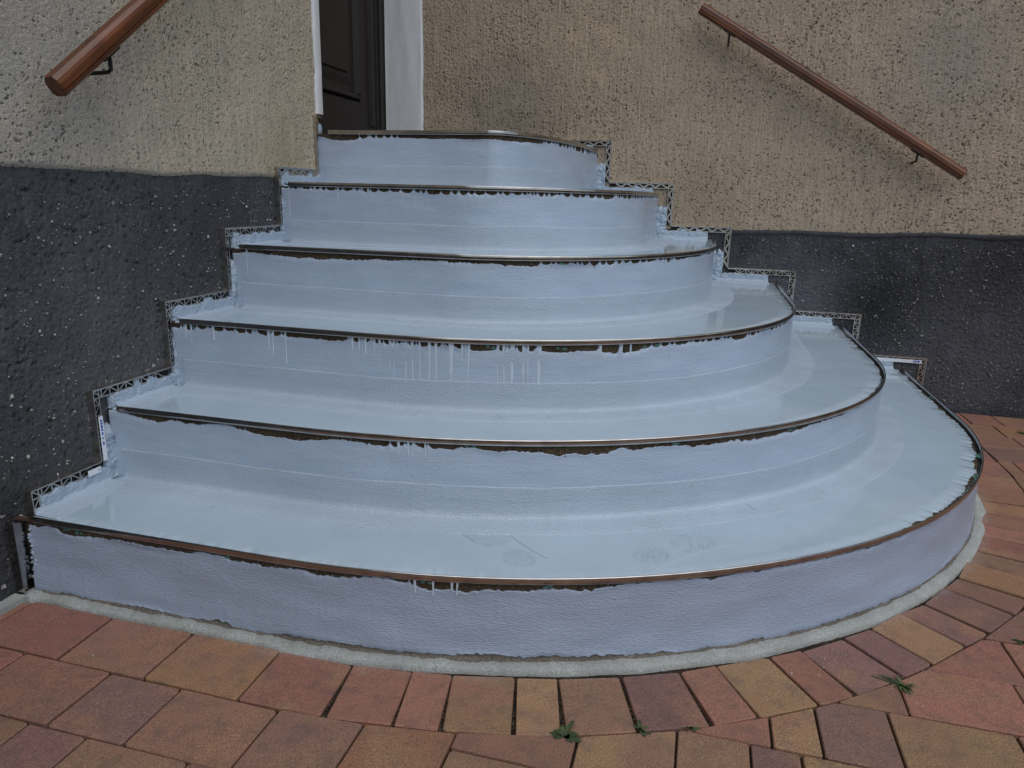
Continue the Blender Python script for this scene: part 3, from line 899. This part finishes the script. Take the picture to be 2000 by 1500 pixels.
    if mb.v:
        o = mb.build('coat_runs', M_TAPE, step, True); o['kind'] = 'stuff'
    longs = {3: LONG3, 1: [(.850, .030), (.885, .034), (.918, .020), (.928, .030)], 2: [(.717, .03), (.738, .032), (.749, .034), (.774, .034)], 5: [(.03, .1), (.12, .065), (.2, .07), (.3, .06)], 4: [(.05, .08)]}.get(k, [])
    for (s, ln) in longs:
        mb = MB()
        wd = rnd.uniform(.0024, .0040) * (1.9 if (k, s) in ((3, .751), (3, .958), (3, .895)) else 1)
        drip(mb, path, s, z1 - .012, ln, wd * 2.0, wd, -.0055, .0022 if ln > .05 else .003, 1.5, rnd)
        mb.build('coat_drip', M_FRESH, step, True)
    mb = MB(); mb2 = MB()
    for _ in range({1: 420, 2: 420, 3: 160, 4: 160}.get(k, 0)):
        q_ = rnd.uniform(.05, min(L - .1, 2.4)); i_ = int(q_ / L * (len(S) - 1))
        p_, n_ = path.point(q_, -.0052)
        r_z = zt[i_] + rnd.normal() * .003
        if r_z > z1 - .0145: continue
        crumb(mb if rnd.uniform() < .5 else mb2, np.array((*p_, r_z)), rnd.choice((.0008, .0012, .0018), p=(.5, .35, .15)), rnd)
    if mb.v:
        o = mb.build('coat_spatter', M_TAPE, step); o['kind'] = 'stuff'
        o = mb2.build('mortar_grit', M_MORTAR, step); o['kind'] = 'stuff'
    # ---- traces of green primer by the profile
    mb = MB()
    spots = {1: [(.10, .03), (.13, .02), (.45, .03), (.78, .02), (.86, .03), (1.08, .02), (1.52, .06), (1.60, .05), (2.5, .02)], 2: [(.86, .02), (1.30, .02), (1.62, .03)],
             3: [(.05, .02), (.72, .012), (.83, .02), (.845, .02), (1.0, .02), (1.22, .03), (1.25, .02), (1.75, .02)], 4: [(.95, .02), (1.15, .015)]}.get(k, [])
    for (s, ln) in spots:
        for j in range(3):
            ss = s + rnd.uniform(0, ln)
            p, nr = path.point(ss, -.0068); tg = np.array((-nr[1], nr[0]))
            m_ = 7; zc = z1 - .018 - rnd.uniform(0, .006)
            an = np.linspace(0, 2 * math.pi, m_, endpoint=False); rr_ = rnd.uniform(.002, .0045, m_)
            V = [(*(p + tg * math.cos(t) * r * 1.6), zc + math.sin(t) * r) for t, r in zip(an, rr_)] + [(*(p + nr * .0015), zc)]
            mb.add(V, [(i, (i + 1) % m_, m_) for i in range(m_)])
    if k == 1:
        for (s, ln, wd_) in [(.06, .08, .010), (.42, .06, .005), (.9, .08, .004), (1.48, .26, .006), (2.36, .05, .012), (2.55, .05, .012), (3.2, .05, .006)]:
            m_ = 26; ss = np.linspace(s, s + ln, m_)
            top = [path.point(q, -.004)[0] for q in ss]; bot = [path.point(q, -.006 - wd_ * abs(math.sin((i + .5) / m_ * math.pi)) * rnd.uniform(.5, 1.1))[0] for i, q in enumerate(ss)]
            V = [(*p, z1 - DROP + .0012) for p in top] + [(*p, z1 - DROP + .0006) for p in bot]
            mb.add(V, [(i, i + 1, m_ + i + 1, m_ + i) for i in range(m_ - 1)])
    if mb.v:
        o = mb.build('primer_traces', M_TEAL, step); o['kind'] = 'stuff'
STEPS = {}
for o in stair.children: STEPS[int([i for i, w_ in enumerate(('lowest', 'second lowest', 'third lowest', 'third highest', 'second highest', 'top')) if o['label'].startswith(w_ + ' step')][0]) + 1] = o

# ---- anchoring teeth of the lowest and second profile showing through on the right
for k, sr in ((1, (1.75, 3.55)), (2, (1.95, 3.0))):
    mb = MB(); path = PT[k]; rnd = np.random.default_rng(k)
    s = sr[0]
    while s < sr[1]:
        p, nr = path.point(s); tg = np.array((-nr[1], nr[0]))
        wd = rnd.uniform(.004, .008); ln = rnd.uniform(.006, .013)
        q = [p - nr * .003 - tg * wd / 2, p - nr * .003 + tg * wd / 2, p - nr * ln + tg * (wd * .2 + .003), p - nr * ln - tg * wd * .1 + tg * .003]
        z = ZK[k] - DROP + .0012
        mb.add([(*c, z) for c in q] + [(*c, z - .002) for c in q], [(0, 1, 2, 3), (0, 4, 5, 1), (1, 5, 6, 2), (2, 6, 7, 3), (3, 7, 4, 0)])
        s += rnd.uniform(.011, .02)
    o = mb.build('profile_teeth', M_MORTAR_D, STEPS[k]); o['kind'] = 'stuff'

# ---- coated skirting on the walls and the sealing strips along them
def skirt(name, step, axis, u0, u1, z0, z1, thick, seed, rough=1.0, smear=0.0):
    cell = .0026
    n, m = max(4, int(abs(z1 - z0) / cell) + 1), max(4, int(abs(u1 - u0) / cell) + 1)
    U, Z = np.meshgrid(np.linspace(u0, u1, m), np.linspace(z0, z1, n))
    h = thick + gauss_field(n, m, 1.2, 1.2, seed) * .0005 * rough + gauss_field(n, m, 6, 2.5, seed + 1) * .0007 * rough
    jit = gauss_field(n, m, 1.2, 1.2, seed + 2) * .0009
    T = (Z - z0) / (z1 - z0)
    if rough > 1:
        rg_ = np.abs(noise1(np.linspace(0, abs(u1 - u0) + .01, m), .006, seed + 3))[None]
        h = h * np.clip((1 - T) / .16, 0, 1) ** .6
        Z = Z - T ** 3 * rg_ * .012
    if smear:
        sm = np.clip(noise1(np.linspace(0, abs(u1 - u0) + .01, m), .022, seed + 4), 0, 1.6) + np.abs(noise1(np.linspace(0, abs(u1 - u0) + .01, m), .005, seed + 5)) * .25
        Z = Z + T ** 2 * sm[None] * smear
    ed = np.ones((n, m)); ed[0] = ed[-1] = 0; ed[:, 0] = ed[:, -1] = 0
    h = np.where(ed > 0, h, -.004)
    P = np.empty((n, m, 3))
    if axis == 'x':
        P[..., 0] = h; P[..., 1] = U + jit; P[..., 2] = Z + jit
    else:
        P[..., 0] = U + jit; P[..., 1] = -h; P[..., 2] = Z + jit
    return grid_mesh(name, P, M_ROUGH, step)

def lattice_trim(O, U, V, N, length, style, parent, seed, base, f0):
    """thin steel fin with a perforated anchoring flange (width .024) lying on the wall"""
    O, U, V, N = (np.array(q, float) for q in (O, U, V, N))
    mb = MB()
    W = .024
    f1 = f0 + .0013
    mb.bar(O, U, V, N, (0, .001), (length, .001), .0022, base, f0 + .009)         # fin
    mb.bar(O, U, V, N, (.001, .0035), (length - .001, .0035), .005, f0, f1)
    mb.bar(O, U, V, N, (.001, W - .0015), (length - .001, W - .0015), .0032, f0 + .0001, f1 + .0001)
    rnd = np.random.default_rng(seed)
    u = .006
    i = 0
    pitch = .0245
    while u + pitch < length - .002:
        wd = .0034 if style == 'N' else .0062
        if style == 'N':
            mb.bar(O, U, V, N, (u, .004), (u, W - .003), wd, f0 + .0002, f1 + .0002)
            a, b = ((u + .001, .005), (u + pitch - .002, W - .004)) if i % 2 == 0 else ((u + .001, W - .004), (u + pitch - .002, .005))
            mb.bar(O, U, V, N, a, b, wd * .8, f0 + .0003, f1 + .0003)
        else:
            a, b = ((u, .005), (u + pitch, W - .004)) if i % 2 == 0 else ((u, W - .004), (u + pitch, .005))
            mb.bar(O, U, V, N, a, b, wd, f0 + .0003 * (i % 2), f1 + .0003 * (i % 2))
        u += pitch; i += 1
    o = mb.build('wall_trim', M_TRIM, parent)
    mb = MB()
    mb.bar(O, U, V, N, (.0, W / 2 + .001), (length, W / 2 + .001), W, -.012, f0 - .0030)
    mb.build('trim_mortar', M_MORTAR_D, parent)
    return o

TR = {}
X_, Y_, Z_ = np.array((1., 0, 0)), np.array((0, 1., 0)), np.array((0, 0, 1.))
for k in range(1, 7):
    st = STEPS[k]
    zr = ZK[k] + SK; zp = (ZK[k - 1] + SK) if k > 1 else .0
    # left wall
    yb = -YL[k + 1] if k < 6 else -.945
    yf = -YL[k]
    TR['LH', k] = lattice_trim((0, yf, zr), Y_, -Z_, X_, yb - yf, 'N' if k < 5 else 'W', st, k, -.008, .0050)
    if k > 1:
        TR['LV', k] = lattice_trim((0, yf, zp), Z_, Y_, X_, zr - zp, 'N' if k < 5 else 'W', st, 20 + k, -.008, .0053)
    else:
        TR['LV', k] = lattice_trim((0, yf, ZK[1] - .01), Z_, Y_, X_, zr - ZK[1] + .01, 'N', st, 20 + k, -.008, .0053)
    skirt('skirting_coat', st, 'x', max(-E_L[k] + .012, yf + .022), (-YL[k + 1] + .03) if k < 6 else -.945, ZK[k] - .014, zr - .0235, .0095, 300 + k, smear=.011 if k in (2, 3, 4, 5) else .006)
    if k > 1:
        skirt('skirting_coat', st, 'x', yf + .021, -E_L[k] + .012, ZK[k - 1] - .012, ZK[k] - .03 - .012, .011, 320 + k, 2.6)
    # right wall
    xf = XR[k]; xb = XR[k + 1] if k < 6 else .66
    TR['RH', k] = lattice_trim((xf, 0, zr), -X_, -Z_, -Y_, xf - xb, 'N' if k < 4 else 'W', st, 40 + k, -.008, .0085)
    TR['RV', k] = lattice_trim((xf, 0, zp), Z_, -X_, -Y_, zr - zp, 'N' if k < 4 else 'W', st, 60 + k, -.008, .0088)
    skirt('skirting_coat', st, 'y', (XR[k + 1] - .03) if k < 6 else .66, E_R[k] - .03, ZK[k] - .014, zr - .0235, .0125, 340 + k, smear=.007)
    if k > 1 or True:
        skirt('skirting_coat', st, 'y', E_R[k] - .012, xf - .021, (ZK[k - 1] - .012) if k > 1 else .02, ZK[k] - .045, .013, 360 + k, 2.6)
    # tape on the tread along both walls
    if k < 6:
        zt = ZK[k] - DROP
        e_ = noise1(np.linspace(0, .4, 30), .08, 400 + k) * .001
        yy = np.linspace(-E_L[k] + .02, -E_L[k + 1] - .02, 30)
        rows = [np.stack([np.full(30, x) + (e_ if x > .06 else 0), yy, np.full(30, zt + z)], 1) for x, z in ((.008, .012), (.012, .006), (.020, .003), (.068, .0018), (.070, .0012), (.071, -.001))]
        grid_mesh('wall_tape', np.stack(rows, 1), M_TAPE, st)
        xx_ = np.linspace(E_R[k] - .03, E_R[k + 1] + .02, 30)
        rows = [np.stack([xx_, np.full(30, -y) - (e_ if y > .06 else 0), np.full(30, zt + z)], 1) for y, z in ((.009, .014), (.013, .007), (.022, .003), (.088, .0018), (.090, .0012), (.091, -.001))]
        grid_mesh('wall_tape', np.stack(rows, 1), M_TAPE, st)

# bare post profile at the left end of the lowest riser
mb = MB()
mb.box((.000, -2.246, .010), (.003, -2.214, .172)); mb.box((.0, -2.2462, .010), (.016, -2.243, .171))
mb.build('end_profile', M_STEEL, STEPS[1])
mb = MB(); r5 = np.random.default_rng(77)
for _ in range(46):
    crumb(mb, np.array((r5.normal(.013, .003), -2.2115, r5.uniform(.02, .14))), r5.uniform(.003, .006), r5)
o = mb.build('coat_lumps', M_ROUGH, STEPS[1], True); o['kind'] = 'stuff'

# stickers left on the new trims
def sticker(trim, O, U, V, N, ln, wd, marks):
    O, U, V, N = (np.array(q, float) for q in (O, U, V, N))
    mb = MB(); mb.bar(O, U, V, N, (0, 0), (ln, 0), wd, .0125, .0130)
    o = mb.build('sticker', M_STICK, STEPS[trim[1]])
    mb = MB()
    for a, b, h in marks: mb.bar(O, U, V, N, (a, 0), (b, 0), h, .0132, .0134)
    mb.build('sticker_print', M_BLUE, STEPS[trim[1]])
sticker(('RH', 1), (XR[1] - .018, 0, ZK[1] + SK - .017), -X_, -Z_, -Y_, .20, .014, [(.006, .010, .006), (.011, .017, .007), (.018, .021, .006), (.022, .028, .007), (.029, .033, .006)])
sticker(('LV', 2), (.001, -YL[2] + .013, ZK[2] - .018), -Z_, Y_, X_, .105, .012, [(.008, .013, .005), (.015, .019, .006), (.021, .028, .005), (.030, .034, .006), (.037, .044, .004), (.050, .053, .005), (.060, .068, .004)])
sticker(('LH', 1), (.001, -YL[2] - .004, ZK[1] + SK - .016), -Y_, -Z_, X_, .035, .014, [(.004, .006, .004)])

# ---- shoe prints pressed into the fresh coat of the lowest tread
def shoe(a, b, wid, seed, mat, faint):
    a, b = np.array(a), np.array(b); d = b - a; ln = np.hypot(*d); d /= ln; p = np.array((-d[1], d[0]))
    z = ZK[1] - DROP + .0006
    mb = MB(); r = np.random.default_rng(seed)
    nu, nv = int(ln / .0046), 20
    for i in range(nu):
        for j in range(nv):
            u = (i + .5) / nu; v = (j + .5) / nv * 2 - 1
            half = .80 + .2 * math.sin(u * 6) if u < .5 else .72
            if not ((u < .55 and (u - .27) ** 2 / .074 + v * v < half) or (u > .60 and (u - .8) ** 2 / .04 + v * v * 1.25 < .8)): continue
            if r.uniform() < faint: continue
            c = a + d * u * ln + p * v * wid / 2
            h1, h2 = d * .0008, p * .0013
            mb.add([(*(c - h1 - h2), z), (*(c + h1 - h2), z), (*(c + h1 + h2), z), (*(c - h1 + h2), z)], [(0, 1, 2, 3)])
    # squeezed-up rim along one side
    for sgn, u0, u1 in ((1, -.04, .95), (-1, .08, .3)):
        pts = [a + d * (u * ln) + p * sgn * wid / 2 * (1.12 - .22 * math.sin(u * 3.1)) for u in np.linspace(u0, u1, 24)]
        V = []
        for q in pts: V += [(*(q - p * .0010), z - .0008), (*q, z + .0009), (*(q + p * .0010), z - .0008)]
        mb.add(V, [(3 * i + j, 3 * i + j + 1, 3 * i + j + 4, 3 * i + j + 3) for i in range(23) for j in (0, 1)])
    o = mb.build('shoe_print', mat, STEPS[1]); o['kind'] = 'stuff'
shoe((.888, -1.958), (1.040, -2.092), .082, 1, M_TREAD, .25)
shoe((1.365, -1.855), (1.222, -2.008), .080, 2, M_TREAD, .6)

# ------------------------------------------------------------------ handrails
def handrail(A, B, N, label, brackets, W=.056, H=.062):
    """A lower end, B upper end (axis), N wall normal"""
    A, B, N = (np.array(q, float) for q in (A, B, N))
    D = B - A; L = np.linalg.norm(D); D /= L
    Up = np.cross(N, D); Up /= np.linalg.norm(Up)
    if Up[2] < 0: Up = -Up
    root = tag(empty('handrail', tuple(A)), label, 'handrail', 'wooden handrails beside the steps')
    # section with rounded head, groove and narrower foot: (n, u)
    sec = [(-.014, -.031), (.014, -.031), (.0255, -.022), (.0262, -.0135), (.0225, -.0112), (.0268, -.0088), (.0268, .012), (.0235, .0205), (.013, .031), (-.013, .031), (-.0235, .0205), (-.0268, .012), (-.0268, -.0088), (-.0225, -.0112), (-.0262, -.0135), (-.0255, -.022)]
    m = len(sec)
    R = Matrix((Vector(D), Vector(N), Vector(Up))).transposed().to_4x4()
    R.translation = Vector(A)
    ts = [0, .0035] + list(np.linspace(.02, L - .02, 30)) + [L - .0035, L]
    V = []
    for i, t in enumerate(ts):
        sc = (.93 if i in (0, len(ts) - 1) else 1) * .67
        bow = .0012 * math.sin(t * 4)
        V += [(t, n_ * sc, u * sc + bow) for n_, u in sec]
    F = [(i * m + j, i * m + (j + 1) % m, (i + 1) * m + (j + 1) % m, (i + 1) * m + j) for i in range(len(ts) - 1) for j in range(m)]
    F += [tuple(range(m))[::-1], tuple(range((len(ts) - 1) * m, len(ts) * m))]
    o = mesh('rail', V, F, M_RAIL, root, False)
    me = o.data
    me.polygons[len(me.polygons) - 1].use_smooth = False; me.polygons[len(me.polygons) - 2].use_smooth = False
    o.matrix_parent_inverse = Matrix.Translation(-Vector(A))
    o.matrix_basis = R
    for t, drop in brackets:
        c = A + D * t - Up * .0207
        wallp = -N * float(np.dot(c, N))
        r = .0042
        p0 = c; p1 = c - Z_ * drop * .85 ; p2 = c + wallp * .18 - Z_ * drop; p3 = c + wallp * 1.06 - Z_ * (drop + .002)
        mb = MB(); pts = [p0 + Up * .004, p0 * .5 + p1 * .5, p1, (p1 + p2) / 2 - Z_ * .002, p2, p3]
        rings = []
        for i, p in enumerate(pts):
            tdir = pts[min(i + 1, len(pts) - 1)] - pts[max(i - 1, 0)]; tdir /= np.linalg.norm(tdir)
            sx = np.cross(tdir, D); sx /= np.linalg.norm(sx); sy = np.cross(tdir, sx)
            rings += [p + (sx * math.cos(a) + sy * math.sin(a)) * r for a in np.linspace(0, 2 * math.pi, 8, endpoint=False)]
        mb.add(rings, [(i * 8 + j, i * 8 + (j + 1) % 8, (i + 1) * 8 + (j + 1) % 8, (i + 1) * 8 + j) for i in range(len(pts) - 1) for j in range(8)])
        q = [c - D * .028 - N * .008, c + D * .028 - N * .008, c + D * .028 + N * .008, c - D * .028 + N * .008]
        mb.box8([x - Up * .003 for x in q] + [x + Up * .001 for x in q])
        b_ = mb.build('bracket', M_IRON, root, False)
        b_.matrix_parent_inverse = Matrix.Translation(-Vector(A))
    return root
handrail((2.222, -.075, .941), (1.200, -.075, 1.556), (0, -1, 0), 'long brown wooden handrail on the wall right of the door', [(.185, .030), (1.045, .030)])
Ld = np.array((0, .273, .209)); Ld /= np.linalg.norm(Ld)
A_ = np.array((.085, -2.080, 1.000)); B_ = A_ + Ld * 1.2
handrail(tuple(A_), tuple(B_), (1, 0, 0), 'brown wooden handrail cut off by the picture at upper left', [(.165, .036), (1.04, .036)])

# ------------------------------------------------------------------ weeds in the joints
def leaf(root, base, yaw, pitch, ln, wd, mat, seed, lobes=3):
    r = np.random.default_rng(seed)
    n = 8; V = []; F = []
    for i in range(n + 1):
        t = i / n
        wv_ = wd * (math.sin(math.pi * min(1, .12 + t * .88)) ** .7) * (1 + .35 * math.sin(t * lobes * 6.28)) * (1 if i < n else .05)
        x = ln * t; z = ln * (math.sin(pitch) * t - .55 * t * t * abs(math.sin(pitch)) - .12 * t * t)
        x *= math.cos(pitch * .6)
        for s_ in (-1, 0, 1):
            lx, ly, lz = x, s_ * wv_ / 2, z + (.14 * wv_ if s_ else 0)
            V.append((base[0] + lx * math.cos(yaw) - ly * math.sin(yaw), base[1] + lx * math.sin(yaw) + ly * math.cos(yaw), max(.0008, base[2] + lz)))
    for i in range(n):
        for j in (0, 1): F.append((i * 3 + j, i * 3 + j + 1, (i + 1) * 3 + j + 1, (i + 1) * 3 + j))
    o = mesh('leaf', V, F, mat, root, True)
    return o

def weed(p, label, leaves, seed):
    r = np.random.default_rng(seed)
    root = tag(empty('weed', (p[0], p[1], 0)), label, 'weed', 'weeds growing in the paving joints')
    for i, (yaw, pitch, ln, wd, mt) in enumerate(leaves):
        o = leaf(root, (r.uniform(-.002, .002), r.uniform(-.002, .002), -.003), rad(yaw), rad(pitch), ln * .86, wd, mt, seed * 20 + i, r.choice((2, 3, 4)))
    return root
G1, G2 = M_LEAF, M_LEAF2
weed((1.152, -2.309), 'leafy weed at the foot of the paver gap near the bottom centre', [(190, 20, .030, .013, G1), (165, 35, .026, .011, G1), (120, 40, .024, .012, G2), (-10, 15, .034, .013, G1), (20, 30, .026, .012, G1), (-45, 12, .022, .009, G1), (70, 60, .045, .008, G1), (215, 15, .024, .010, G1)], 1)
weed((1.266, -2.262), 'small weed sprig right of the leafy weed in the next gap', [(100, 50, .028, .007, G1), (30, 30, .022, .007, G2), (-60, 15, .020, .007, G1), (160, 30, .018, .006, G1), (-20, 20, .022, .006, G1)], 2)
weed((1.342, -2.236), 'flat little tuft along the joint right of the weed sprig', [(180, 10, .024, .006, G2), (150, 30, .016, .006, G2), (10, 15, .024, .006, G2), (60, 30, .014, .005, G1), (-30, 10, .016, .005, G1)], 3)
rw = np.random.default_rng(9)
weed((1.702, -2.020), 'bushy green tuft between pavers at lower right',
     [(rw.uniform(0, 360), rw.uniform(15, 60), rw.uniform(.018, .034), rw.uniform(.003, .006), (G1, G2)[i % 2]) for i in range(16)] + [(150, 15, .05, .005, G1), (140, 20, .045, .006, G1), (160, 12, .06, .004, G1), (-70, 15, .03, .006, G1)], 4)
weed((1.972, -1.806), 'dark weed at the right picture edge beside the soldier course', [(170, 20, .03, .006, G1), (150, 35, .025, .006, G1), (200, 15, .022, .006, G1), (20, 30, .03, .006, G1)], 5)
weed((2.535, -.265), 'far weed at the right edge near the dark plinth', [(185, 25, .05, .010, G1), (150, 40, .045, .009, G1), (215, 20, .045, .010, G1), (30, 30, .05, .010, G1), (-30, 25, .04, .009, G1)], 6)
